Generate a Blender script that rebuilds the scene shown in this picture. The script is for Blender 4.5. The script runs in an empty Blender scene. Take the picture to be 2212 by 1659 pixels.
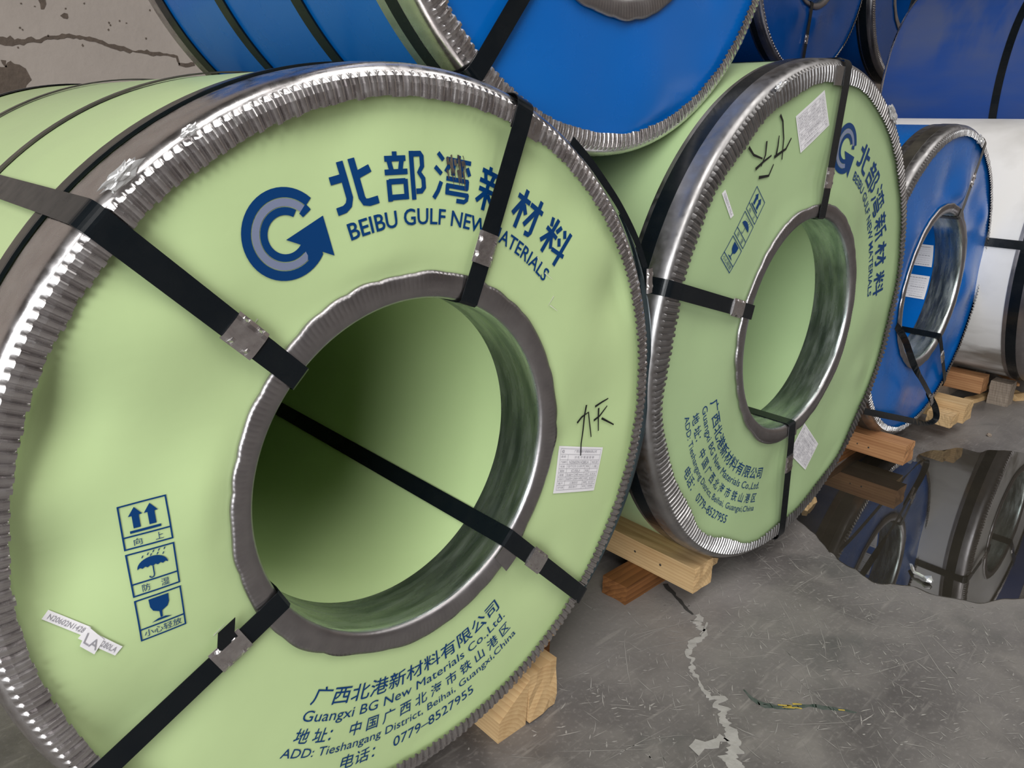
import bpy, bmesh, math, random
from mathutils import Vector, Matrix, noise
PI = math.pi
SC = bpy.context.scene
COL = SC.collection
rnd = random.Random(7)

# ------------------------------------------------------------------ camera
H = 1.125                      # eye height of the photographer
F = 1646.4
M = ((0.72767348, -0.2064158, 0.65412829), (-0.68562002, -0.24725653, 0.68468197), (0.02040831, -0.94670836, -0.32144483))
cam = bpy.data.cameras.new('camera')
cam.sensor_width = 36.0
cam.lens = F / 2212 * 36.0
cam.clip_start = 0.05
cam.clip_end = 200
co = bpy.data.objects.new('camera', cam)
COL.objects.link(co)
co.matrix_world = Matrix(((M[0][0], -M[0][1], -M[0][2], 0), (M[1][0], -M[1][1], -M[1][2], 0), (M[2][0], -M[2][1], -M[2][2], H), (0, 0, 0, 1)))
SC.camera = co

# ------------------------------------------------------------------ world, exposure, light
SC.view_settings.view_transform = 'Standard'
SC.view_settings.look = 'None'
SC.view_settings.gamma = 1.0
SC.view_settings.use_curve_mapping = False
SC.view_settings.exposure = 0.25
w = bpy.data.worlds.new('world')
SC.world = w
w.use_nodes = True
bg = w.node_tree.nodes['Background']
bg.inputs[0].default_value = (0.90, 0.96, 1.0, 1)
bg.inputs[1].default_value = 1.0

def area(name, loc, target, sx, sy, power, col=(1, 1, 1)):
    l = bpy.data.lights.new(name, 'AREA')
    l.shape = 'RECTANGLE'; l.size = sx; l.size_y = sy; l.energy = power; l.color = col
    o = bpy.data.objects.new(name, l); COL.objects.link(o)
    o.location = loc
    o.rotation_euler = (Vector(target) - Vector(loc)).to_track_quat('-Z', 'Y').to_euler()
    return o
# daylight: the open loading door at the left front, and three strips of roof lights
area('door_daylight', (-5.9, -3.2, 2.6), (0.6, 0.9, 0.9), 4.4, 3.6, 400, (0.97, 0.99, 1.0))
area('roof_light', (-1.6, -2.6, 5.7), (-1.4, -2.4, 0), 1.4, 6.0, 190, (1.0, 0.98, 0.95))
area('roof_light', (2.6, -2.6, 5.7), (2.6, -2.4, 0), 1.4, 6.0, 95, (1.0, 0.98, 0.95))
area('roof_light', (6.6, -2.6, 5.7), (6.4, -2.4, 0), 1.4, 6.0, 95, (1.0, 0.98, 0.95))

def ray(x, y):
    a, b = (x - 1106) / F, (y - 829.5) / F
    return Vector([r[0] * a + r[1] * b + r[2] for r in M])
def on_y(x, y, Y):
    d = ray(x, y); p = d * (Y / d.y); p.z += H; return p
def on_z(x, y, z=0.0):
    d = ray(x, y); p = d * ((z - H) / d.z); p.z = z; return p

# ------------------------------------------------------------------ materials
def N(nt, typ, loc=(0, 0), **kw):
    n = nt.nodes.new(typ); n.location = loc
    for k, v in kw.items(): setattr(n, k, v)
    return n
def mat(name, col, rough=0.5, metal=0.0, var=0.0, vscale=3.0, var_col=None, bump=0.0, bscale=40.0, coat=0.0, rvar=0.0, rscale=8.0, stretch=(1, 1, 1), spec=0.5, ior=1.5, noise_detail=6.0, ramp=(0.35, 0.7)):
    m = bpy.data.materials.new(name); m.use_nodes = True
    nt = m.node_tree; b = nt.nodes['Principled BSDF']
    b.inputs['Base Color'].default_value = (*col, 1)
    b.inputs['Roughness'].default_value = rough
    b.inputs['Metallic'].default_value = metal
    b.inputs['Coat Weight'].default_value = coat
    b.inputs['Coat Roughness'].default_value = 0.12
    b.inputs['Specular IOR Level'].default_value = spec
    b.inputs['IOR'].default_value = ior
    tc = N(nt, 'ShaderNodeTexCoord'); mp = N(nt, 'ShaderNodeMapping')
    mp.inputs['Scale'].default_value = stretch
    nt.links.new(tc.outputs['Object'], mp.inputs['Vector'])
    if var > 0:
        n1 = N(nt, 'ShaderNodeTexNoise'); n1.inputs['Scale'].default_value = vscale; n1.inputs['Detail'].default_value = noise_detail
        nt.links.new(mp.outputs[0], n1.inputs['Vector'])
        r = N(nt, 'ShaderNodeValToRGB'); r.color_ramp.elements[0].position = ramp[0]; r.color_ramp.elements[1].position = ramp[1]
        mx = N(nt, 'ShaderNodeMix', data_type='RGBA')
        mx.inputs['A'].default_value = (*col, 1)
        mx.inputs['B'].default_value = (*(var_col or [c * 0.6 for c in col]), 1)
        mul = N(nt, 'ShaderNodeMath', operation='MULTIPLY'); mul.inputs[1].default_value = var
        nt.links.new(n1.outputs['Fac'], r.inputs[0]); nt.links.new(r.outputs[0], mul.inputs[0])
        nt.links.new(mul.outputs[0], mx.inputs['Factor']); nt.links.new(mx.outputs['Result'], b.inputs['Base Color'])
    if rvar > 0:
        n2 = N(nt, 'ShaderNodeTexNoise'); n2.inputs['Scale'].default_value = rscale; n2.inputs['Detail'].default_value = 5
        nt.links.new(mp.outputs[0], n2.inputs['Vector'])
        mr = N(nt, 'ShaderNodeMapRange'); mr.inputs['From Min'].default_value = 0.3; mr.inputs['From Max'].default_value = 0.7
        mr.inputs['To Min'].default_value = max(0.02, rough - rvar); mr.inputs['To Max'].default_value = rough + rvar
        nt.links.new(n2.outputs['Fac'], mr.inputs['Value']); nt.links.new(mr.outputs[0], b.inputs['Roughness'])
    if bump > 0:
        n3 = N(nt, 'ShaderNodeTexNoise'); n3.inputs['Scale'].default_value = bscale; n3.inputs['Detail'].default_value = 4
        nt.links.new(mp.outputs[0], n3.inputs['Vector'])
        bp = N(nt, 'ShaderNodeBump'); bp.inputs['Strength'].default_value = bump; bp.inputs['Distance'].default_value = 0.01
        nt.links.new(n3.outputs['Fac'], bp.inputs['Height']); nt.links.new(bp.outputs[0], b.inputs['Normal'])
    return m

GREEN = mat('green_coated_sheet', (0.50, 0.635, 0.315), 0.42, var=0.20, vscale=2.2, var_col=(0.40, 0.55, 0.27), bump=0.06, bscale=25, rvar=0.06)
GREEN2 = mat('duller_green_coated_sheet', (0.40, 0.54, 0.28), 0.38, var=0.35, vscale=2.6, var_col=(0.33, 0.42, 0.24), bump=0.12, bscale=12, rvar=0.1)
BLUE = mat('blue_coated_sheet', (0.002, 0.120, 0.45), 0.26, var=0.3, vscale=3, var_col=(0.003, 0.085, 0.40), bump=0.12, bscale=7, rvar=0.08)
BLUE_DK = mat('deep_blue_coated_sheet', (0.002, 0.055, 0.24), 0.22, var=0.5, vscale=3, var_col=(0.003, 0.04, 0.16), bump=0.2, bscale=5, rvar=0.1)
BLUE_DUSTY = mat('dusty_blue_coated_sheet', (0.006, 0.055, 0.27), 0.45, var=0.5, vscale=2.5, var_col=(0.06, 0.09, 0.20), bump=0.15, bscale=8, stretch=(1, 1, 3))
WHITE_ST = mat('pale_grey_steel_sheet', (0.86, 0.84, 0.82), 0.42, metal=0.0, var=0.6, vscale=3.0, var_col=(0.40, 0.38, 0.34), bump=0.1, bscale=6, ramp=(0.48, 0.8))
GALV = mat('galvanised_steel', (0.66, 0.64, 0.64), 0.27, metal=1.0, var=0.6, vscale=35, var_col=(0.46, 0.43, 0.43), rvar=0.09, rscale=60, bump=0.03, bscale=60)
GALV2 = mat('glare_darkened_galvanised_steel', (0.42, 0.41, 0.41), 0.38, metal=1.0, var=0.6, vscale=30, var_col=(0.26, 0.25, 0.25), rvar=0.10, rscale=60, bump=0.03, bscale=60)  # same galvanised steel, darkened and roughened to cut door glare on the rings
GALV_IN = mat('dull_galvanised_steel', (0.42, 0.40, 0.405), 0.36, metal=1.0, var=0.5, vscale=40, var_col=(0.30, 0.285, 0.30), rvar=0.10, bump=0.05, bscale=90)
GALV_BAND = mat('reflection_streaked_steel_band', (0.50, 0.545, 0.53), 0.27, metal=0.95, var=0.75, vscale=9, var_col=(0.20, 0.25, 0.235), rvar=0.12, rscale=14, bump=0.05, bscale=80, stretch=(1, 6, 1), ramp=(0.42, 0.66))  # streaks paint whitish and dark reflections, along with light scratches
STEEL_BLUE = mat('blued_steel', (0.10, 0.16, 0.19), 0.28, metal=0.9, var=0.5, vscale=14, var_col=(0.28, 0.36, 0.40), rvar=0.1)
STRAP = mat('black_steel_strap', (0.004, 0.0065, 0.009), 0.24, metal=0.0, var=0.3, vscale=30, var_col=(0.012, 0.014, 0.015), rvar=0.06, rscale=40, spec=0.3)
STRAP_BR = mat('dark_worn_strap', (0.035, 0.032, 0.028), 0.35, var=0.6, vscale=20, var_col=(0.09, 0.08, 0.06), rvar=0.1)
SEAL = mat('seal_steel', (0.74, 0.71, 0.71), 0.26, metal=1.0, var=0.5, vscale=70, var_col=(0.45, 0.40, 0.41), rvar=0.08, rscale=80, bump=0.05, bscale=100)
INK = mat('navy_ink', (0.001, 0.040, 0.155), 0.35, spec=0.35)
INK_GREY = mat('grey_ink', (0.19, 0.22, 0.33), 0.4)
MARKER = mat('black_marker_ink', (0.006, 0.008, 0.008), 0.35)
PAPER = mat('white_label_paper', (0.80, 0.78, 0.80), 0.5, bump=0.05, bscale=30)
PRINT = mat('label_printing', (0.30, 0.29, 0.32), 0.6)
FILM = mat('crumpled_clear_film', (0.8, 0.8, 0.8), 0.15, metal=0.6)
def soil(m, z0, z1, col, amt, scale=7.0, st=(1, .35, 1)):
    """dirt between two heights of the coil, broken up by noise"""
    nt = m.node_tree; b = nt.nodes['Principled BSDF']; src = b.inputs['Base Color'].links[0].from_socket
    tc = N(nt, 'ShaderNodeTexCoord'); sp = N(nt, 'ShaderNodeSeparateXYZ'); nt.links.new(tc.outputs['Object'], sp.inputs[0])
    mp = N(nt, 'ShaderNodeMapping'); mp.inputs['Scale'].default_value = st; nt.links.new(tc.outputs['Object'], mp.inputs[0])
    nz = N(nt, 'ShaderNodeTexNoise'); nz.inputs['Scale'].default_value = scale; nz.inputs['Detail'].default_value = 7; nt.links.new(mp.outputs[0], nz.inputs['Vector'])
    mr = N(nt, 'ShaderNodeMapRange'); mr.inputs['From Min'].default_value = z0; mr.inputs['From Max'].default_value = z1; nt.links.new(sp.outputs['Z'], mr.inputs['Value'])
    m2 = N(nt, 'ShaderNodeMapRange'); m2.inputs['From Min'].default_value = .42; m2.inputs['From Max'].default_value = .62; nt.links.new(nz.outputs['Fac'], m2.inputs['Value'])
    mu = N(nt, 'ShaderNodeMath', operation='MULTIPLY'); nt.links.new(mr.outputs[0], mu.inputs[0]); nt.links.new(m2.outputs[0], mu.inputs[1])
    m3 = N(nt, 'ShaderNodeMath', operation='MULTIPLY'); m3.inputs[1].default_value = amt; nt.links.new(mu.outputs[0], m3.inputs[0])
    x = N(nt, 'ShaderNodeMix', data_type='RGBA'); nt.links.new(src, x.inputs['A']); x.inputs['B'].default_value = (*col, 1); nt.links.new(m3.outputs[0], x.inputs['Factor'])
    nt.links.new(x.outputs['Result'], b.inputs['Base Color'])
soil(WHITE_ST, .34, .20, (.16, .13, .10), .85)
soil(BLUE_DUSTY, .62, .80, (.12, .13, .17), .45, 3.0, (1, 2.5, .6))

def wood_mat(name, col, dark, scale=9.0, axis='Y', seed=0.0, rough=0.65):
    m = bpy.data.materials.new(name); m.use_nodes = True
    nt = m.node_tree; b = nt.nodes['Principled BSDF']; b.inputs['Roughness'].default_value = rough
    b.inputs['Specular IOR Level'].default_value = 0.25
    tc = N(nt, 'ShaderNodeTexCoord'); mp = N(nt, 'ShaderNodeMapping')
    s = {'Y': (1, 0.07, 1), 'X': (0.07, 1, 1)}[axis]
    mp.inputs['Scale'].default_value = s; mp.inputs['Location'].default_value = (seed, seed * 0.7, 0.03 + seed)
    nt.links.new(tc.outputs['Object'], mp.inputs['Vector'])
    wv = N(nt, 'ShaderNodeTexWave', wave_type='RINGS', rings_direction=axis, wave_profile='SAW')
    wv.inputs['Scale'].default_value = scale * 4; wv.inputs['Distortion'].default_value = 2.5; wv.inputs['Detail'].default_value = 3; wv.inputs['Detail Scale'].default_value = 2
    nt.links.new(mp.outputs[0], wv.inputs['Vector'])
    n1 = N(nt, 'ShaderNodeTexNoise'); n1.inputs['Scale'].default_value = 40; n1.inputs['Detail'].default_value = 6
    nt.links.new(mp.outputs[0], n1.inputs['Vector'])
    n2 = N(nt, 'ShaderNodeTexNoise'); n2.inputs['Scale'].default_value = 6; n2.inputs['Detail'].default_value = 3
    nt.links.new(tc.outputs['Object'], n2.inputs['Vector'])
    ad = N(nt, 'ShaderNodeMath', operation='MULTIPLY_ADD'); ad.inputs[1].default_value = 0.22
    nt.links.new(wv.outputs['Fac'], ad.inputs[0])
    ad2 = N(nt, 'ShaderNodeMath', operation='MULTIPLY_ADD'); ad2.inputs[1].default_value = 0.5; ad2.inputs[2].default_value = -0.05
    nt.links.new(n1.outputs['Fac'], ad2.inputs[0]); nt.links.new(ad2.outputs[0], ad.inputs[2])
    ad3 = N(nt, 'ShaderNodeMath', operation='MULTIPLY_ADD'); ad3.inputs[1].default_value = 0.5
    nt.links.new(n2.outputs['Fac'], ad3.inputs[0]); nt.links.new(ad.outputs[0], ad3.inputs[2])
    r = N(nt, 'ShaderNodeValToRGB')
    r.color_ramp.elements[0].position = 0.32; r.color_ramp.elements[0].color = (*col, 1)
    r.color_ramp.elements[1].position = 0.80; r.color_ramp.elements[1].color = (*dark, 1)
    nt.links.new(ad3.outputs[0], r.inputs[0]); nt.links.new(r.outputs[0], b.inputs['Base Color'])
    bp = N(nt, 'ShaderNodeBump'); bp.inputs['Strength'].default_value = 0.25; bp.inputs['Distance'].default_value = 0.0015
    nt.links.new(ad.outputs[0], bp.inputs['Height']); nt.links.new(bp.outputs[0], b.inputs['Normal'])
    return m
PINE = wood_mat('pale_pine', (0.66, 0.47, 0.25), (0.42, 0.25, 0.11), seed=0.0)
PINE2 = wood_mat('orange_pine', (0.52, 0.28, 0.13), (0.28, 0.12, 0.05), seed=0.13)
DARKW = wood_mat('red_brown_timber', (0.28, 0.12, 0.04), (0.09, 0.035, 0.012), axis='X', seed=0.21, scale=7)
GREYW = wood_mat('weathered_timber', (0.34, 0.28, 0.22), (0.19, 0.15, 0.12), seed=0.4)

# ------------------------------------------------------------------ object helpers
def mesh_obj(name, verts, faces, material, parent=None, smooth=False, loc=None):
    me = bpy.data.meshes.new(name)
    me.from_pydata([tuple(v) for v in verts], [], faces)
    me.materials.append(material)
    me.validate()
    if smooth: me.polygons.foreach_set('use_smooth', [True] * len(me.polygons))
    me.update()
    o = bpy.data.objects.new(name, me); COL.objects.link(o)
    if parent: o.parent = parent
    if loc: o.location = loc
    return o
def tag(o, label=None, cat=None, group=None, kind=None):
    if label: o['label'] = label
    if cat: o['category'] = cat
    if group: o['group'] = group
    if kind: o['kind'] = kind
    return o
def empty(name, loc):
    o = bpy.data.objects.new(name, None); COL.objects.link(o); o.location = loc; o.empty_display_size = 0.1
    return o
def grid_faces(nu, nv, wrap=True, flip=False):
    f = []
    for i in range(nu if wrap else nu - 1):
        j = (i + 1) % nu
        for k in range(nv - 1):
            q = (i * nv + k, i * nv + k + 1, j * nv + k + 1, j * nv + k)
            f.append(q[::-1] if flip else q)
    return f
class MB:
    def __init__(s): s.v = []; s.f = []
    def add(s, v, f):
        b = len(s.v); s.v += [tuple(p) for p in v]; s.f += [tuple(i + b for i in q) for q in f]
    def ribbon(s, pts, wdirs, width, th, ndirs):
        """a flat strap: box section swept along pts"""
        vs = []
        for p, wd, nd in zip(pts, wdirs, ndirs):
            p, wd, nd = Vector(p), Vector(wd), Vector(nd)
            a = wd * width / 2; n = nd * th
            vs += [p - a, p + a, p + a + n, p - a + n]
        f = []
        n = len(pts)
        for i in range(n - 1):
            for k in range(4):
                f.append((i * 4 + k, i * 4 + (k + 1) % 4, (i + 1) * 4 + (k + 1) % 4, (i + 1) * 4 + k))
        f.append((3, 2, 1, 0)); e = (n - 1) * 4; f.append((e, e + 1, e + 2, e + 3))
        s.add(vs, f)
    def box(s, c, sx, sy, sz, rot=0.0):
        cs, sn = math.cos(rot), math.sin(rot); vs = []
        for z in (-1, 1):
            for x, y in ((-1, -1), (1, -1), (1, 1), (-1, 1)):
                dx, dy = x * sx / 2, y * sy / 2
                vs.append((c[0] + dx * cs - dy * sn, c[1] + dx * sn + dy * cs, c[2] + z * sz / 2))
        s.add(vs, [(3, 2, 1, 0), (4, 5, 6, 7), (0, 1, 5, 4), (1, 2, 6, 5), (2, 3, 7, 6), (3, 0, 4, 7)])

# ------------------------------------------------------------------ the hall
def plane_grid(x0, x1, y0, y1, nx, ny, fz):
    vs = [(x0 + (x1 - x0) * i / nx, y0 + (y1 - y0) * j / ny, 0) for i in range(nx + 1) for j in range(ny + 1)]
    vs = [(x, y, fz(x, y)) for x, y, _ in vs]
    return vs, grid_faces(nx + 1, ny + 1, wrap=False, flip=True)

def floor_mat():
    m = bpy.data.materials.new('worn_concrete'); m.use_nodes = True
    nt = m.node_tree; b = nt.nodes['Principled BSDF']
    tc = N(nt, 'ShaderNodeTexCoord')
    def nz(scale, detail, vec=None, dist=0.0):
        n = N(nt, 'ShaderNodeTexNoise'); n.inputs['Scale'].default_value = scale; n.inputs['Detail'].default_value = detail
        n.inputs['Distortion'].default_value = dist
        nt.links.new(vec or tc.outputs['Object'], n.inputs['Vector']); return n.outputs['Fac']
    def ramp(fac, p0, p1, c0, c1):
        r = N(nt, 'ShaderNodeValToRGB'); r.color_ramp.elements[0].position = p0; r.color_ramp.elements[1].position = p1
        r.color_ramp.elements[0].color = (*c0, 1); r.color_ramp.elements[1].color = (*c1, 1)
        nt.links.new(fac, r.inputs[0]); return r.outputs[0]
    def mix(a, bb, fac):
        x = N(nt, 'ShaderNodeMix', data_type='RGBA')
        nt.links.new(a, x.inputs['A'])
        if isinstance(bb, tuple): x.inputs['B'].default_value = (*bb, 1)
        else: nt.links.new(bb, x.inputs['B'])
        nt.links.new(fac, x.inputs['Factor']); return x.outputs['Result']
    base = ramp(nz(1.6, 8, dist=0.4), 0.35, 0.68, (0.100, 0.091, 0.087), (0.25, 0.233, 0.222))
    blot = ramp(nz(7, 9, dist=0.5), 0.46, 0.70, (0, 0, 0), (0.7, 0.7, 0.7))
    c = mix(base, (0.24, 0.222, 0.205), blot)
    fine = ramp(nz(110, 6), 0.55, 0.75, (0, 0, 0), (0.6, 0.6, 0.6))
    c = mix(c, (0.27, 0.25, 0.235), fine)
    dk = ramp(nz(4.5, 5, dist=0.6), 0.60, 0.74, (0, 0, 0), (0.5, 0.5, 0.5))
    c = mix(c, (0.07, 0.075, 0.07), dk)
    for ang, sc in ((0.65, 34), (-0.6, 40), (1.35, 30)):
        mp = N(nt, 'ShaderNodeMapping'); mp.inputs['Rotation'].default_value = (0, 0, ang); mp.inputs['Scale'].default_value = (0.22, 1.9, 1)
        nt.links.new(tc.outputs['Object'], mp.inputs['Vector'])
        s = ramp(nz(sc, 8, mp.outputs[0], 0.6), 0.62, 0.74, (0, 0, 0), (0.55, 0.55, 0.55))
        c = mix(c, (0.29, 0.27, 0.25), s)
    nt.links.new(c, b.inputs['Base Color'])
    rr = N(nt, 'ShaderNodeMapRange'); rr.inputs['From Min'].default_value = 0.35; rr.inputs['From Max'].default_value = 0.7
    rr.inputs['To Min'].default_value = 0.34; rr.inputs['To Max'].default_value = 0.62
    nt.links.new(nz(3, 6), rr.inputs['Value']); nt.links.new(rr.outputs[0], b.inputs['Roughness'])
    bp = N(nt, 'ShaderNodeBump'); bp.inputs['Strength'].default_value = 0.25; bp.inputs['Distance'].default_value = 0.004
    nt.links.new(nz(60, 8), bp.inputs['Height']); nt.links.new(bp.outputs[0], b.inputs['Normal'])
    return m
vs, fs = plane_grid(-7.2, 10.2, -9.2, 3.9, 2, 2, lambda x, y: 0.0)
floor = tag(mesh_obj('floor', vs, fs, floor_mat()), kind='structure')
WALLM = mat('stained_plaster', (0.40, 0.345, 0.305), 0.85, var=0.55, vscale=3.0, var_col=(0.31, 0.265, 0.235), bump=0.25, bscale=30, ramp=(0.4, 0.75))
WY = 3.75
mb = MB(); mb.box((1.5, WY + 0.1, 2.9), 17.4, 0.2, 6.0)
wall = tag(mesh_obj('wall_back', mb.v, mb.f, WALLM), kind='structure')
mb = MB(); mb.box((10.1, -2.6, 2.9), 0.2, 12.9, 6.0)
tag(mesh_obj('wall_right', mb.v, mb.f, WALLM), kind='structure')
HALLM = mat('dim_hall_wall', (0.40, 0.37, 0.36), 0.85, var=0.7, vscale=1.2, var_col=(0.12, 0.10, 0.10))
mb = MB(); mb.box((1.5, -9.1, 2.9), 17.4, 0.2, 6.0)
tag(mesh_obj('wall_front', mb.v, mb.f, HALLM), kind='structure')
mb = MB(); mb.box((-7.1, 1.2, 2.9), 0.2, 5.3, 6.0); mb.box((-7.1, -7.5, 2.9), 0.2, 3.2, 6.0); mb.box((-7.1, -3.7, 5.2), 0.2, 4.5, 1.4)
tag(mesh_obj('wall_left', mb.v, mb.f, HALLM), kind='structure')
ROOFM = mat('dark_roof_sheet', (0.16, 0.15, 0.14), 0.7)
mb = MB(); mb.box((1.5, -2.6, 5.95), 17.4, 13.0, 0.1)
tag(mesh_obj('ceiling', mb.v, mb.f, ROOFM), kind='structure')
for i in range(4):
    mb = MB(); mb.box((-3.6 + i * 4.1, -2.6, 5.75), 0.16, 12.6, 0.30)
    tag(mesh_obj('trim_%d' % (i + 1), mb.v, mb.f, ROOFM), kind='structure')

def jag_ribbon(pts, widths, rough, place, step=0.012, seed=1, th=0.002, nrm=(0, 0, 1)):
    """irregular flat patch that follows a line; place maps 2-D to 3-D"""
    r = random.Random(seed); P = []; Wd = []
    for i in range(len(pts) - 1):
        a, b = Vector(pts[i]), Vector(pts[i + 1]); n = max(1, int((b - a).length / step))
        for k in range(n):
            t = k / n; P.append(a.lerp(b, t)); Wd.append(widths[i] * (1 - t) + widths[i + 1] * t)
    P.append(Vector(pts[-1])); Wd.append(widths[-1])
    vs = []
    for i, p in enumerate(P):
        d = (P[min(i + 1, len(P) - 1)] - P[max(i - 1, 0)]).normalized(); q = Vector((-d.y, d.x))
        na = noise.noise(Vector((i * .37, seed * 3.7, 0))) + .6 * noise.noise(Vector((i * .95, seed * 5.1, 2))); nb = noise.noise(Vector((i * .37, seed * 3.7, 9))) + .6 * noise.noise(Vector((i * .95, seed * 5.1, 7)))
        wa = max(0.0004, Wd[i] * (0.5 + 1.5 * rough * na)); wb = max(0.0004, Wd[i] * (0.5 + 1.5 * rough * nb))
        sh = q * noise.noise(Vector((i * .25, seed * 1.3, 4))) * Wd[i] * 1.2 * rough
        for s in (p + q * wa + sh, p - q * wb + sh):
            vs.append(Vector(place(s.x, s.y)))
    vt = [v + Vector(nrm) * th for v in vs]; n = len(vs)
    fs = []
    for i in range(len(P) - 1):
        a = 2 * i
        fs.append((a + n, a + 1 + n, a + 3 + n, a + 2 + n))
        fs.append((a, a + 2, a + 2 + n, a + n)); fs.append((a + 1, a + 1 + n, a + 3 + n, a + 3))
    return vt and (vs + vt), fs
SCAR = mat('bare_render_under_plaster', (0.12, 0.09, 0.07), 0.9, var=0.5, vscale=30, bump=0.4, bscale=60)
def wallpt(x, z): return (x, WY - 0.0005, z)
def wp(x, y): p = on_y(x, y, WY); return (p.x, p.z)
def scar(pxs, wd, rough, seed, th=0.0015):
    v, f = jag_ribbon([wp(*p) for p in pxs], wd, rough, wallpt, seed=seed, th=th, nrm=(0, -1, 0))
    mesh_obj('crack', v, f, SCAR, wall)
scar([(-60, 82), (0, 88), (40, 90), (100, 83), (150, 77), (200, 86), (240, 98), (280, 110), (330, 114), (360, 118), (382, 122), (388, 140)], [.03, .03, .022, .016, .012, .014, .018, .014, .016, .012, .012, .006], 0.45, 3)
scar([(86, -12), (88, 8), (91, 20)], [.018, .03, .01], 0.4, 4)
scar([(135, 30), (140, 36), (146, 40)], [.016, .032, .01], 0.4, 5)
scar([(-40, 175), (0, 172), (40, 172), (64, 165)], [.14, .12, .11, .05], 0.2, 6)
scar([(8, 130), (10, 145)], [.016, .02], 0.4, 8)
scar([(385, 138), (400, 140), (420, 138)], [.008, .012, .01], 0.4, 9)
for i in range(16):
    x, y = rnd.uniform(20, 390), rnd.uniform(0, 120)
    scar([(x, y), (x + 3, y + rnd.uniform(-2, 3))], [.006, .006], 0.4, 20 + i)

# floor cracks and scratches
def flp(x, y): p = on_z(x, y); return (p.x, p.y)
FILL = mat('crack_filler', (0.40, 0.385, 0.36), 0.8, var=0.5, vscale=25, bump=0.3)
CRK = mat('open_crack', (0.035, 0.033, 0.03), 0.9)
def fl(pts, wd, rough, seed, m, name, th=0.0012, step=0.010):
    v, f = jag_ribbon([flp(*p) for p in pts], wd, rough, lambda a, b: (a, b, 0.0), seed=seed, th=th, step=step)
    return mesh_obj(name, v, f, m, floor)
fl([(1440, 1262), (1455, 1288), (1476, 1308), (1497, 1328)], [.016, .012, .009, .005], 0.4, 31, CRK, 'crack')
fl([(1500, 1330), (1512, 1340), (1520, 1365), (1508, 1382), (1490, 1397), (1485, 1415), (1494, 1428), (1497, 1450), (1514, 1478), (1527, 1496), (1545, 1510), (1556, 1530), (1566, 1552), (1580, 1600), (1590, 1680)], [.018, .022, .015, .012, .014, .008, .012, .008, .007, .012, .022, .024, .018, .02, .03], 0.5, 32, FILL, 'filled_crack', step=0.004)
fl([(1528, 1345), (1522, 1362), (1512, 1372)], [.004, .006, .003], 0.5, 33, FILL, 'filled_crack')
fl([(1500, 1625), (1540, 1605), (1560, 1590)], [.02, .03, .02], 0.6, 34, FILL, 'filled_crack')
GREENP = mat('dark_green_paint_streak', (0.035, 0.06, 0.045), 0.7, var=0.7, vscale=60, var_col=(0.12, 0.13, 0.12))
fl([(1606, 1490), (1625, 1508), (1655, 1522), (1700, 1527), (1750, 1526), (1800, 1531), (1850, 1540)], [.002, .006, .009, .008, .009, .007, .002], 0.6, 35, GREENP, 'paint_streak', th=0.0006)
YEL = mat('yellow_paint_fleck', (0.50, 0.36, 0.05), 0.7)
for i, (x, y, dx) in enumerate(((1680, 1523, 30), (1690, 1528, 26), (1712, 1521, 20), (1716, 1529, 16), (1811, 1534, 14), (1700, 1525, 10))):
    fl([(x, y), (x + dx, y + 1.5)], [.003, .003], 0.5, 50 + i, YEL, 'paint_fleck', th=0.0009)
mb = MB(); r2 = random.Random(5)
for i in range(3200):
    x, y = r2.uniform(0.7, 4.6), r2.uniform(-1.2, 1.1)
    if i % 3 == 0: x, y = r2.uniform(0.9, 2.0), r2.uniform(0.0, 0.9)
    a = r2.choice((0.75, 0.8, -0.55, -0.45, -0.7, 1.3)) + r2.gauss(0, 0.25)
    L = abs(r2.gauss(0, 0.026)) + 0.005; wdt = r2.uniform(0.0003, 0.0013) * (1.5 if L < 0.02 else 1)
    if i % 60 == 0: L = r2.uniform(.10, .28)
    if L > 0.06: wdt = 0.0007
    d = Vector((math.cos(a), math.sin(a), 0)); q = Vector((-d.y, d.x, 0)); c = Vector((x, y, 0.0006)); bend = q * r2.uniform(-0.06, 0.06) * L
    mb.add([c - d * L / 2, c - d * L / 6 - q * wdt + bend, c + d * L / 4 - q * wdt * .7 + bend, c + d * L / 2, c + d * L / 4 + q * wdt * .5 + bend, c - d * L / 6 + q * wdt + bend], [(0, 1, 2, 3, 4, 5)])
SCR = mat('pale_scratch', (0.38, 0.36, 0.335), 0.7, var=0.8, vscale=7, var_col=(0.22, 0.21, 0.20))
tag(mesh_obj('scratches', mb.v, mb.f, SCR, floor), kind='stuff')

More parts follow.
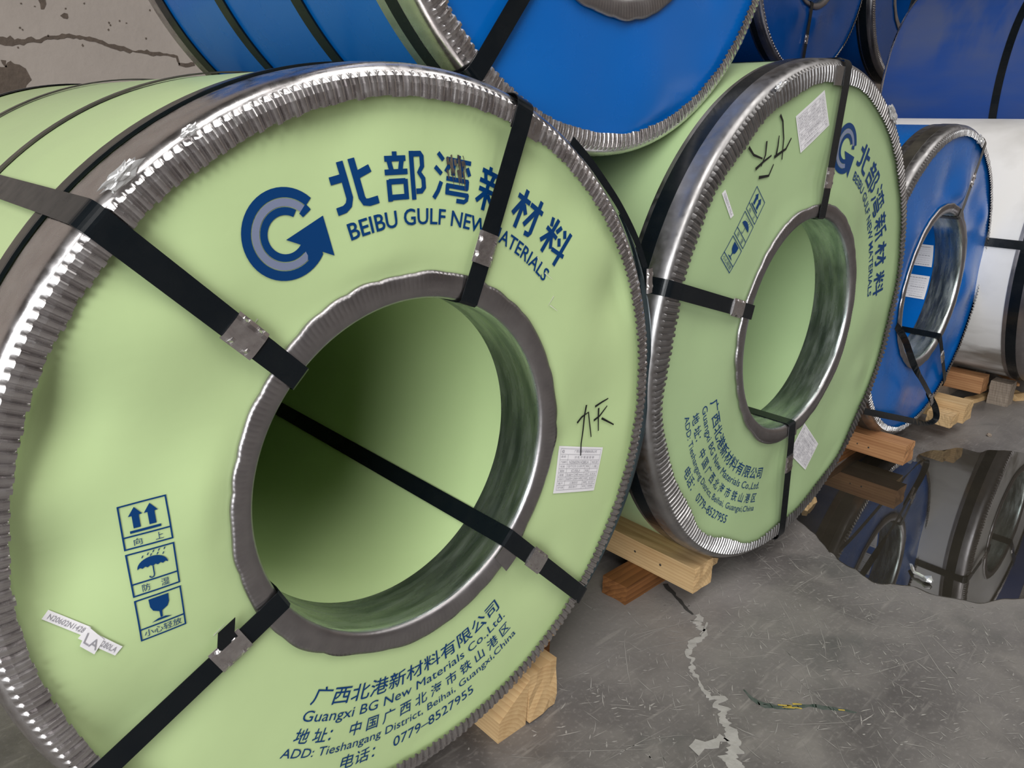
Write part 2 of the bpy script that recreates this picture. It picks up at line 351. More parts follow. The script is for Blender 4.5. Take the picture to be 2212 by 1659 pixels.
# ------------------------------------------------------------------ fonts to flat triangles
TC = {}
def text_tris(s, offset):
    c = bpy.data.curves.new('t', 'FONT'); c.body = s; c.size = 1.0; c.offset = offset; c.resolution_u = 3
    o = bpy.data.objects.new('t', c)
    me = o.to_mesh()
    v = [(p.co.x, p.co.y) for p in me.vertices]; f = [tuple(p.vertices) for p in me.polygons]
    o.to_mesh_clear(); bpy.data.objects.remove(o); bpy.data.curves.remove(c)
    return v, f
def text(s, offset=0.0, spacing=1.0):
    k = (s, offset)
    if k not in TC: TC[k] = text_tris(s, offset)
    return TC[k]
def fit(v, w_, h_=None):
    xs = [p[0] for p in v]; ys = [p[1] for p in v]; x0, x1, y0, y1 = min(xs), max(xs), min(ys), max(ys)
    sx = w_ / (x1 - x0)
    return x0, y0, y1, sx
class Print:
    """flat artwork in face coordinates (u right, v up); rotated and scaled about the coil's centre"""
    def __init__(s, rot=0.0, scale=1.0): s.v = []; s.f = []; s.rot = rot; s.sc = scale
    def add(s, v, f):
        b = len(s.v); c, n = math.cos(s.rot), math.sin(s.rot)
        s.v += [((x * c - y * n) * s.sc, (x * n + y * c) * s.sc) for x, y in v]; s.f += [tuple(i + b for i in q) for q in f]
    def poly(s, pts): s.add(pts, [tuple(range(len(pts)))])
    def arc_band(s, cx, cy, r0, r1, a0, a1, n=40):
        v = []
        for i in range(n + 1):
            a = math.radians(a0 + (a1 - a0) * i / n); v += [(cx + r0 * math.cos(a), cy + r0 * math.sin(a)), (cx + r1 * math.cos(a), cy + r1 * math.sin(a))]
        s.add(v, [(2 * i, 2 * i + 1, 2 * i + 3, 2 * i + 2) for i in range(n)])
    def line(s, pts, w_, w1=None):
        n = len(pts); v = []
        for i, p in enumerate(pts):
            a, b = Vector(pts[max(0, i - 1)]), Vector(pts[min(n - 1, i + 1)]); d = (b - a).normalized()
            ww = (w_ if w1 is None else w_ + (w1 - w_) * i / (n - 1)) / 2
            v += [(p[0] - d.y * ww, p[1] + d.x * ww), (p[0] + d.y * ww, p[1] - d.x * ww)]
        s.add(v, [(2 * i, 2 * i + 1, 2 * i + 3, 2 * i + 2) for i in range(n - 1)])
    def rect(s, x0, y0, x1, y1, w_):
        for a, b in (((x0 - w_ / 2, y0), (x1 + w_ / 2, y0)), ((x1, y0), (x1, y1)), ((x1 + w_ / 2, y1), (x0 - w_ / 2, y1)), ((x0, y1), (x0, y0))): s.line([a, b], w_)
    def flat(s, st, x, y, w_, h_, ang=0.0, offset=0.0, spacing=1.0):
        v, f = text(st, offset, spacing)
        xs = [p[0] for p in v]; ys = [p[1] for p in v]; sx = w_ / (max(xs) - min(xs)); sy = h_ / (max(ys) - min(ys))
        c, n = math.cos(ang), math.sin(ang)
        q = [((p[0] - min(xs)) * sx, (p[1] - min(ys)) * sy) for p in v]
        s.add([(x + a * c - b * n, y + a * n + b * c) for a, b in q], f)
    def arc(s, st, rb, h_, a0, a1, top=True, offset=0.0, spacing=1.0, cap=0.73):
        """text bent round the centre from angle a0 to a1; cap is the font's cap height"""
        v, f = text(st, offset, spacing)
        xs = [p[0] for p in v]; x0, x1 = min(xs), max(xs)
        out = []
        for x, y in v:
            t = (x - x0) / (x1 - x0); a = math.radians(a0 + (a1 - a0) * t); r = rb + (1 if top else -1) * y / cap * h_
            out.append((r * math.cos(a), r * math.sin(a)))
        s.add(out, f)

# ------------------------------------------------------------------ coil builder
def bumpf(bumps, u, v):
    s = 0.0
    for bu, bv, sig, amp in bumps: s += amp * math.exp(-((u - bu) ** 2 + (v - bv) ** 2) / (2 * sig * sig))
    return s
class Coil:
    def __init__(s, label, cx, cy, cz, R, r, L, body, face, seed, bumps, wob=0.004, rwob=0.003, rear=0.04, ringw=0.041, pleats=265, crimp=0.0050, flange=0.09, inner_w=0.034, inner=True, strap_mat=STRAP, ring=GALV, amp=0.0025):
        s.cx, s.cy, s.cz, s.R, s.r, s.L, s.seed, s.bumps, s.ringw, s.amp = cx, cy, cz, R, r, L, seed, bumps, ringw, amp
        s.root = tag(empty('steel_coil', (cx, cy, cz - R)), label, 'steel coil', 'steel coils stacked in the hall')
        s.rwob, s.rear = rwob, rear; s.strap_mat = strap_mat; s.inner_w = inner_w
        s.shell(body); s.cover(face); s.ring(ring, pleats, crimp, flange, wob)
        s.liner(face)
        if inner: s.core_ring(wob)
    def P(s, u, y, v): return (u, y, v + s.R)
    def fz(s, u, v):
        """how far the end cover stands out (+, towards the viewer) at a point of the face"""
        rr = math.hypot(u, v); a = (rr - s.r - 0.02) / 0.05; b = (s.R - s.ringw + 0.006 - rr) / 0.022
        wdw = min(1, max(0, a)) * min(1, max(0, b)); wdw = wdw * wdw * (3 - 2 * wdw)
        nz = noise.noise(Vector((u * 4.5 + s.seed * 3.1, v * 4.5, s.seed))) * s.amp * 2
        return (bumpf(s.bumps, u, v) + nz) * wdw
    def shell(s, m):
        n = 200; ys = [0.030, 0.3 * s.L, 0.6 * s.L, s.L]
        vs = []
        for i in range(n):
            a = 2 * PI * i / n
            for y in ys:
                q = s.R - 0.003 + noise.noise(Vector((math.cos(a) * 2, math.sin(a) * 2, y * 2 + s.seed))) * 0.0015
                vs.append(s.P(q * math.cos(a), y, q * math.sin(a)))
        mesh_obj('outer_wrap', vs, grid_faces(n, 4), m, s.root, True)
        vs = []                                         # rear end, carried across the unseen bore mouth to darken the bore
        for i in range(n):
            a = 2 * PI * i / n
            for q in (s.R - 0.003, 0.001): vs.append(s.P(q * math.cos(a), s.L, q * math.sin(a)))
        mesh_obj('rear_cover', vs, grid_faces(n, 2, flip=False), m, s.root)
        vs = []
        for i in range(n):
            a = 2 * PI * i / n
            for q, y in ((s.R, s.L - s.rear * 1.7), (s.R, s.L), (s.R - s.rear, s.L + 0.004)): vs.append(s.P(q * math.cos(a), y, q * math.sin(a)))
        mesh_obj('rear_edge_ring', vs, grid_faces(n, 3), GALV, s.root, True)
    def cover(s, m):
        n, k = 220, 34; vs = []
        for i in range(n):
            a = 2 * PI * i / n
            for j in range(k + 1):
                q = s.r + (s.R - 0.012 - s.r) * j / k; u, v = q * math.cos(a), q * math.sin(a)
                vs.append(s.P(u, 0.004 - s.fz(u, v), v))
        mesh_obj('end_cover', vs, grid_faces(n, k + 1, flip=True), m, s.root, True)
    def liner(s, m):
        n = 120; vs = []
        for i in range(n):
            a = 2 * PI * i / n
            for y in (0.004, 0.2, s.L * 0.6, s.L): vs.append(s.P(s.r * math.cos(a), y, s.r * math.sin(a)))
        mesh_obj('core_liner', vs, grid_faces(n, 4, flip=True), m, s.root, True)
    def ring(s, m, pleats, crimp, flange, wob):
        n = pleats * 8; R = s.R; w_ = s.ringw
        prof = [(0.0, flange, 0, 0), (0.001, flange * .5, 0, 0), (0.0, 0.022, 0, 0), (-0.0016, 0.010, 0, .2), (-0.0055, 0.003, 0, .5), (-0.0105, -0.0008, 0, .8), (-0.0118, -0.0012, .0, .9), (-0.0165, -0.0024, 1, 1), (-w_ * .6, -0.004, 1, 1), (-w_ * .85, -0.004, 1, 1), (-w_, -0.0032, 1, 1)]
        rd = random.Random(s.seed); ph = [rd.uniform(-0.12, 0.12) for _ in range(pleats)]; am = [rd.uniform(0.8, 1.15) for _ in range(pleats)]; ri = [rd.uniform(-0.0014, 0.0014) for _ in range(pleats)]
        shp = [0, 0, 0.05, 0.9, 1.0, 1.0, 0.95, 0.85]
        vs = []
        for i in range(n):
            p, k = divmod(i, 8); a = 2 * PI * (i + ph[p] * 0) / n; c, sn = math.cos(a), math.sin(a)
            lo = noise.noise(Vector((c * 3, sn * 3, s.seed * 2.0)))
            for dr, y, cw, lw in prof:
                q = R + dr + (ri[p] * (cw) if dr < -w_ * .8 else 0) + lo * (s.rwob if dr < -w_ * .55 else .002) * lw * (1 if dr < -0.02 else .2)
                yy = y - crimp * am[p] * shp[k] * cw + wob * lo * (1 if dr < -0.02 else 0.25) * 0.7
                vs.append(s.P(q * c, yy, q * sn))
        o = mesh_obj('outer_edge_ring', vs, grid_faces(n, len(prof)), m, s.root, True)
        me = o.data; sm = [True] * len(me.polygons)
        for i in range(n):
            for k in range(7, 10): sm[i * 10 + k] = False
        me.polygons.foreach_set('use_smooth', sm)
    def core_ring(s, wob):
        n = 720; r = s.r; vs = []
        for i in range(n):
            a = 2 * PI * i / n; c, sn = math.cos(a), math.sin(a)
            lo = noise.noise(Vector((c * 1.6, sn * 1.6, s.seed * 5.0))); l2 = noise.noise(Vector((c * 5, sn * 5, s.seed * 7.0)))
            wd = s.inner_w + 0.012 * lo + 0.006 * abs(l2)
            tick = 0.0010 if i % 3 == 0 else 0.0
            for q, y in ((r - 0.002, 0.095), (r - 0.0025, 0.05), (r - 0.0022, 0.010), (r - 0.0005, 0.0012), (r + 0.004, -0.0042), (r + wd * .4, -0.0050), (r + wd * .55, -0.0052 - tick), (r + wd * .85, -0.0048 - tick), (r + wd, -0.0035 - 0.003 * max(0, l2)), (r + wd, 0.001)):
                vs.append(s.P(q * c, y, q * sn))
        # the part inside the bore and the part folded over the cover
        f = grid_faces(n, 10)
        o = mesh_obj('core_edge_ring', vs, f, GALV_IN, s.root, True)
        o.data.materials.append(GALV_BAND)
        idx = []
        for i in range(n):
            for k in range(9): idx.append(1 if k < 3 else 0)
        o.data.polygons.foreach_set('material_index', idx)
    def strap(s, deg, r_in=None, r_out=None, seal_r=None, width=0.032, inside=0.8, outside=0.8, m=None, front=True, skew=0.0, tail=False, seal_mat=None):
        a = math.radians(deg); e = Vector((math.cos(a), 0, math.sin(a))); t = Vector((-math.sin(a), 0, math.cos(a))); y_ = Vector((0, 1, 0))
        off = Vector((0, 0, s.R)); pts, nd = [], []
        ri, ro = s.r - 0.0035, s.R + 0.002
        def add(r, y, n): pts.append(off + e * r + y_ * y + t * skew * ((r - s.r) / (s.R - s.r) - 0.5)); nd.append(n)
        if inside: add(ri, inside * s.L, -e); add(ri, 0.03, -e)
        add(ri, 0.004, -e); add(ri + 0.0005, -0.003, (-e - y_).normalized()); add(ri + 0.004, -0.0068, -y_)
        add(s.r + 0.05, -0.0082, -y_); add(s.R - s.ringw, -0.0095, -y_); add(s.R - 0.016, -0.0085, -y_)
        for k in range(1, 8):
            b = k / 8 * PI / 2; add(ro - 0.018 + 0.018 * math.sin(b), 0.0095 - 0.018 * math.cos(b), (e * math.sin(b) - y_ * math.cos(b)).normalized())
        add(ro, 0.0095, e)
        if outside: add(ro, 0.03, e); add(ro, outside * s.L, e)
        mb = MB(); mb.ribbon(pts, [t] * len(pts), width, 0.0011, nd)
        st = mesh_obj('strap', mb.v, mb.f, m or s.strap_mat, s.root)
        if tail:
            mb = MB(); c0 = off + e * (seal_r - 0.004) - y_ * 0.011 - t * 0.012
            mb.ribbon([c0, c0 - t * 0.010 - y_ * 0.002, c0 - t * 0.020 - y_ * 0.004 - e * 0.006, c0 - t * 0.030 - y_ * 0.006 - e * 0.012], [e] * 4, 0.026, 0.001, [-y_] * 4)
            mesh_obj('strap_tail', mb.v, mb.f, m or s.strap_mat, st)
        if seal_r: s.seal(st, off + e * seal_r + y_ * -0.0094 + t * skew * ((seal_r - s.r) / (s.R - s.r) - .5), e, t, -y_, width, seal_mat)
        return st
    def seal(s, parent, c, e, t, n, width, m=None):
        """crimped metal seal: plate with notched, curled edges"""
        L, W = 0.046, width + 0.006; nl, nw = 22, 8; vs = []
        for i in range(nl + 1):
            x = (i / nl - .5) * L; nt_ = 0.0
            for cc in (-0.011, 0.011): nt_ = max(nt_, math.exp(-((x - cc) / 0.0030) ** 2))
            for j in range(nw + 1):
                q = j / nw * 2 - 1; hh = 0.0028 * (1 - abs(q) ** 5); hh += 0.0022 * nt_ * (math.exp(-((abs(q) - .78) / .16) ** 2))
                ww = W / 2 * q * (1 - 0.14 * nt_ * (abs(q) ** 3))
                vs.append(c + e * x + t * ww + n * hh)
        f = grid_faces(nl + 1, nw + 1, wrap=False)
        b = len(vs); vs += [v - n * (0.0026 if False else 0.0) for v in []]
        # closed underside
        base = [c + e * (sx * L / 2) + t * (sy * W / 2) - n * 0.001 for sx, sy in ((-1, -1), (1, -1), (1, 1), (-1, 1))]
        vs += base
        f.append((b, b + 1, b + 2, b + 3))
        rim0 = [i * (nw + 1) for i in range(nl + 1)]; rim1 = [i * (nw + 1) + nw for i in range(nl + 1)]
        f.append(tuple(rim0) + (b + 1, b)); f.append(tuple(reversed(rim1)) + (b + 3, b + 2))
        f.append(tuple(range(nw + 1)) + (b + 3, b)); f.append(tuple(range(nl * (nw + 1), nl * (nw + 1) + nw + 1)) + (b + 2, b + 1))
        mesh_obj('seal', vs, f, m or SEAL, parent, False)
    def hoop(s, y0, width, m=None, d=0.0015, name='hoop_strap', a0=0, a1=360):
        n = 180; vs = []
        for i in range(n + 1):
            a = math.radians(a0 + (a1 - a0) * i / n)
            for q, y in ((s.R - 0.001, y0), (s.R + d, y0), (s.R + d, y0 + width), (s.R - 0.001, y0 + width)): vs.append(s.P(q * math.cos(a), y, q * math.sin(a)))
        return mesh_obj(name, vs, grid_faces(n + 1, 4, wrap=False), m or s.strap_mat, s.root, False)
    def art(s, pr, name, m, lift=0.0011, parent=None, cut=0.03):
        bm = bmesh.new(); vv = [bm.verts.new((x, 0, y)) for x, y in pr.v]
        for q in pr.f:
            try: bm.faces.new([vv[i] for i in q])
            except Exception: pass
        for _ in range(3):
            es = [e for e in bm.edges if e.calc_length() > cut]
            if not es: break
            bmesh.ops.subdivide_edges(bm, edges=es, cuts=1)
        bmesh.ops.triangulate(bm, faces=bm.faces[:])
        for v in bm.verts:
            u, w_ = v.co.x, v.co.z; v.co = Vector(s.P(u, 0.004 - s.fz(u, w_) - lift, w_))
        for f in bm.faces:
            if f.normal.y > 0: f.normal_flip()
        me = bpy.data.meshes.new(name); bm.to_mesh(me); bm.free(); me.materials.append(m)
        o = bpy.data.objects.new(name, me); COL.objects.link(o); o.parent = parent or s.root
        return o
    def seam(s, a0, a1, r0, r1, y, m, name='ring_overlap'):
        """lapped end of an edge ring: a thin plate proud of the ring"""
        n = 10; vs = []
        for i in range(n + 1):
            a = math.radians(a0 + (a1 - a0) * i / n)
            for q, yy in ((r0, y), (r1, y), (r1, y - .0018), (r0, y - .0018)): vs.append(s.P(q * math.cos(a), yy, q * math.sin(a)))
        f = grid_faces(n + 1, 4, wrap=False) + [(i * 4 + 3, i * 4, i * 4 + 4, i * 4 + 7) for i in range(n)] + [(3, 2, 1, 0), (n * 4, n * 4 + 1, n * 4 + 2, n * 4 + 3)]
        mesh_obj(name, vs, f, m, s.root)
    def face_px(s, x, y, dy=0.0):
        p = on_y(x, y, s.cy + dy); return (p.x - s.cx, p.z - s.cz)

CHARS = [
 (1.55, [[(0.2, 6.9), (4.0, 6.9)], [(3.5, 10), (3.5, 2.8), (2.9, 1.6), (1.8, 1.0), (0, .9)], [(6.2, 10), (6.2, 2.2), (6.6, 1.2), (7.6, .9), (9.9, .9)], [(6.2, 6.6), (9.8, 7.3)]]),
 (1.15, [[(2.7, 10), (2.7, 8.6)], [(0.2, 8.6), (5.4, 8.6)], [(1.2, 8.4), (1.7, 6.2)], [(4.4, 8.4), (3.9, 6.2)], [(0, 5.9), (5.7, 5.9)], [(.8, 0), (.8, 4.4)], [(.8, 4.0), (5.0, 4.0)], [(5.0, 4.4), (5.0, .2)], [(.8, .8), (5.0, .8)], [(6.9, 0), (6.9, 10)], [(6.9, 9.4), (9.3, 9.4), (9.6, 8.9), (9.6, 6.8), (8.7, 5.6), (9.7, 4.2), (9.7, 2.4), (9.0, 1.7), (7.6, 1.7)]]),
 (1.0, [[(0.5, 9.9), (2.1, 8.6)], [(0, 6.9), (1.9, 5.6)], [(0.3, 0.2), (1.3, 1.9), (2.0, 4.0)], [(6.3, 10.2), (6.3, 9)], [(2.9, 9.0), (9.9, 9.0)], [(5.2, 8.9), (5.0, 5.7)], [(7.5, 8.9), (7.5, 5.7)], [(3.9, 7.9), (3.0, 6.2)], [(8.9, 7.9), (9.8, 6.2)], [(3.3, 4.9), (9.6, 4.9)], [(9.3, 5.1), (9.3, 3.2)], [(3.4, 3.4), (9.6, 3.4)], [(3.8, 3.6), (3.8, 1.6)], [(3.4, 1.9), (9.9, 1.9)], [(9.6, 2.1), (9.5, .9), (8.8, .4), (6.6, .4)]]),
 (1.05, [[(2.7, 10.1), (2.7, 8.8)], [(0.2, 8.7), (5.4, 8.7)], [(1.3, 8.4), (1.8, 6.8)], [(4.2, 8.4), (3.7, 6.8)], [(0, 6.4), (5.6, 6.4)], [(0.3, 4.5), (5.3, 4.5)], [(2.8, 6.4), (2.8, 0)], [(2.3, 3.9), (0.2, 1.5)], [(3.3, 3.7), (5.1, 1.9)], [(9.7, 9.6), (6.4, 8.9)], [(6.8, 9.1), (6.8, 3), (5.8, .2)], [(6.8, 5.9), (10, 5.9)], [(8.7, 5.9), (8.7, 0)]]),
 (1.25, [[(0.1, 7.5), (4.7, 7.5)], [(2.5, 10), (2.5, 0)], [(2.1, 6.8), (0.2, 2.6)], [(2.9, 6.3), (4.5, 4.4)], [(5.0, 7.5), (10, 7.5)], [(8.2, 10), (8.2, 1.4), (7.8, .7), (6.2, .5)], [(7.7, 7.2), (5.0, 2.0)]]),
 (1.15, [[(0.1, 5.9), (4.9, 5.9)], [(2.5, 10), (2.5, 0)], [(0.5, 9.2), (1.3, 7.0)], [(4.6, 9.2), (3.8, 7.0)], [(2.2, 5.5), (.2, 1.9)], [(2.8, 5.5), (4.7, 2.5)], [(6.0, 9.3), (7.3, 7.7)], [(5.6, 6.5), (6.9, 4.9)], [(5.1, 2.8), (10, 3.9)], [(8.4, 10.1), (8.4, 0)]])]
def branding(c, rot, sc):
    lg = Print(rot, sc)
    cx, cy = -0.181, 0.355
    lg.arc_band(cx, cy, 0.0425, 0.0540, 48, 330); lg.arc_band(cx, cy, 0.0225, 0.0315, 60, 335)
    lg.arc_band(cx, cy, 0.0300, 0.0440, 38, 50, 4)
    lg.poly([(cx + 0.000, cy - 0.006), (cx + 0.062, cy - 0.030), (cx + 0.050, cy + 0.019)])
    lg.poly([(cx + 0.019, cy - 0.013), (cx + 0.026, cy - 0.052 * .62), (cx + 0.047, cy - 0.027), (cx + 0.045, cy - 0.022)])
    c.art(lg, 'logo', INK)
    g = Print(rot, sc); g.arc_band(cx, cy, 0.0325, 0.0415, 50, 322); c.art(g, 'logo_arc', INK_GREY)
    t = Print(rot, sc)
    for i, ch in enumerate(CHARS):
        a = 101.9 - 10.85 * i
        ar = math.radians(a); cc, ss = math.cos(ar), math.sin(ar)
        wl, strokes = ch
        for st in strokes:
            q = Print(); q.line(st, wl); 
            out = []
            for x, y in q.v:
                lx = (x / 10 - .5) * 0.062; ly = 0.386 + y / 10 * 0.061; out.append((lx * ss + ly * cc, -lx * cc + ly * ss))
            t.add(out, q.f)
    c.art(t, 'brand_name_characters', INK)
    t = Print(rot, sc); t.arc('BEIBU GULF NEW MATERIALS', 0.3545, 0.0215, 105.5, 44.3, True, 0.013); c.art(t, 'brand_name_lettering', INK)
    t = Print(rot, sc)
    t.arc('广西北港新材料有限公司', 0.364, 0.0225, -122.8, -61.6, False, 0.006, cap=.73)
    t.arc('Guangxi BG New Materials Co.,Ltd.', 0.3915, 0.0175, -123.0, -61.6, False, 0.0)
    t.arc('地 址：  中 国 广 西 北 海 市 铁 山 港 区', 0.4235, 0.0185, -122.8, -62.0, False, 0.006)
    t.arc('ADD: Tieshangang District, Beihai, Guangxi,China', 0.447, 0.0150, -124.0, -61.6, False, 0.0)
    t.arc('电话：  0779–8527955', 0.4795, 0.0195, -109.3, -76.4, False, 0.002)
    c.art(t, 'address_print', INK)
    b = Print(rot, sc); lw = 0.0018
    x0, x1 = -0.4005, -0.3505
    for (yb, yt, div) in ((0.021, 0.0735, 0.0355), (-0.037, 0.0145, -0.0225), (-0.0945, -0.043, -0.0805)):
        b.rect(x0, yb, x1, yt, lw); b.line([(x0, div), (x1, div)], lw)
    for ax in (-0.3845, -0.3680):       # this way up
        b.poly([(ax - .0075, .0595), (ax + .0075, .0595), (ax, .0695)]); b.poly([(ax - .0037, .0445), (ax + .0037, .0445), (ax + .0037, .0597), (ax - .0037, .0597)])
    b.line([(-.3925, .0405), (-.3600, .0405)], .0030)
    ux, uy = -0.3755, -0.0065           # umbrella
    arc = [(ux + .0165 * math.cos(math.radians(a)), uy + .0125 * math.sin(math.radians(a))) for a in range(0, 181, 12)]
    sc_ = [(ux - .0165 + .0055 * k + .00275, uy + .0018 if k % 1 == 0 else uy) for k in range(6)]
    b.poly(arc + [(ux - .0137, uy + .0018), (ux - .011, uy), (ux - .0082, uy + .0018), (ux - .0055, uy), (ux - .0027, uy + .0018), (ux, uy), (ux + .0027, uy + .0018), (ux + .0055, uy), (ux + .0082, uy + .0018), (ux + .011, uy), (ux + .0137, uy + .0018)])
    b.line([(ux, uy), (ux, uy - .0105), (ux - .001, uy - .0130), (ux - .003, uy - .0137), (ux - .005, uy - .0125), (ux - .005, uy - .011)], .0013)
    for k, (dx, dy) in enumerate(((-.010, .0130), (-.004, .0150), (.002, .0165), (.008, .0165), (.014, .0165), (.006, .0125), (.012, .0110), (-.001, .0130))): b.line([(ux + dx, uy + dy), (ux + dx + .0015, uy + dy + .0027)], .0010)
    gx, gy = -0.3755, -0.0460           # goblet
    b.poly([(gx - .0110, gy), (gx + .0110, gy), (gx + .0105, gy - .010), (gx + .0080, gy - .0155), (gx + .0015, gy - .0190), (gx + .0012, gy - .0270), (gx - .0012, gy - .0270), (gx - .0015, gy - .0190), (gx - .0080, gy - .0155), (gx - .0105, gy - .010)])
    b.poly([(gx - .0115, gy - .0302), (gx + .0115, gy - .0302), (gx + .004, gy - .0275), (gx - .004, gy - .0275)])
    b.flat('向', -.3905, .0235, .0085, .0085); b.flat('上', -.3680, .0240, .0085, .0085)
    b.flat('防', -.3905, -.0345, .0085, .0090); b.flat('湿', -.3700, -.0345, .0090, .0090)
    b.flat('小心轻放', -.3965, -.0918, .0420, .0090)
    c.art(b, 'handling_symbols', INK)

def sheet(c, quad, name='paper_label', lines=True, number='N20602N14280LA', title='广西北港不锈钢有限公司', lift=0.0016, small=False, n=8):
    """paper label; quad = corners tl, tr, br, bl in face coordinates"""
    tl, tr, br, bl = [Vector(q) for q in quad]
    def at(s_, t_): return (tl.lerp(tr, s_)).lerp(bl.lerp(br, s_), t_)
    pr = Print(); vs = [tuple(at(i / n, j / n)) for i in range(n + 1) for j in range(n + 1)]
    pr.add(vs, grid_faces(n + 1, n + 1, wrap=False))
    o = c.art(pr, name, PAPER, lift)
    p = Print(); lw = 0.00055
    def wr(st, s0, t0, s1, t1, off=0.0):     # text in a cell (sheet coordinates, t downwards)
        v, f = text(st, off); xs = [q[0] for q in v]; ys = [q[1] for q in v]
        out = []
        for x, y in v:
            a = (x - min(xs)) / (max(xs) - min(xs)); b = (y - min(ys)) / (max(ys) - min(ys)); out.append(tuple(at(s0 + (s1 - s0) * a, t1 + (t0 - t1) * b)))
        p.add(out, f)
    if lines:
        rows = [0.05, 0.17, 0.285, 0.38, 0.475, 0.56, 0.65, 0.74, 0.83, 0.93]
        for t_ in rows: p.line([tuple(at(0.05, t_)), tuple(at(0.96, t_))], lw)
        for s_ in (0.05, 0.96): p.line([tuple(at(s_, 0.05)), tuple(at(s_, 0.93))], lw)
        p.line([tuple(at(0.22, 0.17)), tuple(at(0.22, 0.93))], lw)
        p.line([tuple(at(0.64, 0.38)), tuple(at(0.64, 0.93))], lw); p.line([tuple(at(0.76, 0.285)), tuple(at(0.76, 0.93))], lw)
        wr('G', .08, .08, .13, .14, .02); wr(title, .34, .07, .86, .13); wr('冷 轧 不 锈 钢 钢 带', .36, .20, .82, .255)
        wr(number, .26, .305, .71, .365); wr('NO.20', .79, .31, .93, .36)
        for i, st in enumerate(('Q/TCD 2-2019', 'C/SU', '0.66×1240 mm', '0.659×1244×1495', '上海欣衍', '2022-06-17')):
            t0 = rows[3 + i] + .02; wd = 0.38 if len(st) > 10 else 0.2
            wr(st, .43 - wd / 2, t0, .43 + wd / 2, t0 + .05)
        for i, st in enumerate(('一级', '', 'B-39-04', '8.837', '8.727', 'BLPS0062')):
            if st: t0 = rows[3 + i] + .025; wr(st, .80, t0, .93, t0 + .045)
        for i, st in enumerate(('品名', '产品编号', '标准', '钢种', '规格', '实际尺寸', '客户', '生产日期')):
            t0 = rows[1 + i] + .025; wr(st, .075, t0, .20 if len(st) > 2 else .17, t0 + .045)
        for i, st in enumerate(('等级', '表面', '边部', '毛重', '净重', '检验')):
            t0 = rows[3 + i] + .025; wr(st, .66, t0, .74, t0 + .04)
    else:
        wr(number, .08, .25, .92, .78)
    c.art(p, 'print', PRINT, lift + 0.0007, parent=o)
    return o
def handwriting(c, strokes, wd=0.0045):
    p = Print()
    for st in strokes:
        pts = [c.face_px(*q) for q in st]
        p.line([tuple(q) for q in pts], wd, wd * 0.55)
    c.art(p, 'handwritten_mark', MARKER, 0.0026)

# ------------------------------------------------------------------ the coils
# 1: green, nearest
c1 = Coil('large pale green steel coil nearest the camera, big blue logo upright on its end', .605, .829, .644, .553, .2545, 1.37, GREEN, GREEN, 1.0,
          [(-.455, .185, .045, -.026), (-.33, .26, .05, .008), (-.35, .12, .05, -.008), (-.28, .05, .05, .010), (-.475, .02, .045, -.018), (-.36, -.10, .07, .008), (-.42, -.22, .05, -.014), (-.34, .36, .04, -.008), (-.10, .49, .05, -.010), (.2, .46, .05, -.012), (.44, .2, .04, -.012), (-.05, .30, .05, .006), (.06, .46, .05, -.004), (.30, .36, .05, -.005), (.33, .12, .06, .005), (.43, .0, .05, -.004), (.20, -.30, .05, -.005), (-.2, -.40, .06, .004), (.31, -.05, .03, -.004), (-.24, .24, .03, -.004), (0.27, -.27, .04, -.006)])
c1.strap(134.9, seal_r=.348); c1.strap(69.0, seal_r=.335); c1.strap(-45.2, seal_r=.352); c1.strap(-152.9, seal_r=.340, tail=True)
c1.hoop(.105, .032, STRAP_BR); c1.hoop(.10, .006, STRAP, d=0.003); c1.hoop(.43, .018, STRAP_BR); c1.hoop(.87, .018, STRAP_BR); c1.hoop(1.315, .032, STRAP)
# sprung-out lip of the front edge ring, facing the next coil
vs = []
for i in range(61):
    a = math.radians(-46 + 84 * i / 60); e = math.sin(PI * i / 60) ** .6
    for q, y in ((c1.R - .001, .006), (c1.R + .002 + .008 * e, .0045), (c1.R + .006 + .016 * e, .010), (c1.R + .006 + .017 * e, .0105 + .002)): vs.append(c1.P(q * math.cos(a), y, q * math.sin(a)))
mesh_obj('sprung_edge_lip', vs, grid_faces(61, 4, wrap=False), STEEL_BLUE, c1.root, True)
branding(c1, 0.0, 1.0)
sheet(c1, [(.311, -.052), (.429, -.087), (.408, -.169), (.295, -.138)])
o = sheet(c1, [(-.482, -.022), (-.447, -.056), (-.456, -.063), (-.490, -.029)], 'label_strip', False, 'N20602N1428', lift=.0014, n=4)
o = sheet(c1, [(-.452, -.055), (-.421, -.092), (-.430, -.100), (-.462, -.063)], 'label_strip', False, '02N14280LA', lift=.0022, n=4)
o = sheet(c1, [(-.450, -.053), (-.438, -.074), (-.450, -.088), (-.462, -.072)], 'torn_label_flap', False, 'LA', lift=.0032, n=2)
sm = Print(); rs = random.Random(3)
for k in range(26):
    x = rs.uniform(968, 1010); y = rs.uniform(333, 372); L = rs.uniform(8, 46)
    sm.line([c1.face_px(x, y), c1.face_px(x + 2, y + L * .5), c1.face_px(x + 3, y + L)], .0018 * rs.uniform(.5, 1.6), .0006)
for k in range(5):
    x = 972 + 8 * k; sm.line([c1.face_px(x, 340 + 2 * k), c1.face_px(x + 1, 356 + k)], .0050, .0040)
tag(c1.art(sm, 'ink_smear', mat('brown_smear', (0.035, 0.028, 0.03), .6, var=.6, vscale=90, var_col=(.14, .12, .09)), .0019), kind='stuff')
sc2 = Print()
for a, b in (((560, 690), (550, 706)), ((1165, 556), (1172, 570)), ((1198, 640), (1185, 662)), ((1190, 660), (1205, 672)), ((460, 1372), (485, 1346)), ((1180, 590), (1196, 604))): sc2.line([c1.face_px(*a), c1.face_px(*b)], .0018, .0006)
tag(c1.art(sc2, 'scuff_marks', mat('bare_scuff', (.62, .64, .52), .5), .0014), kind='stuff')
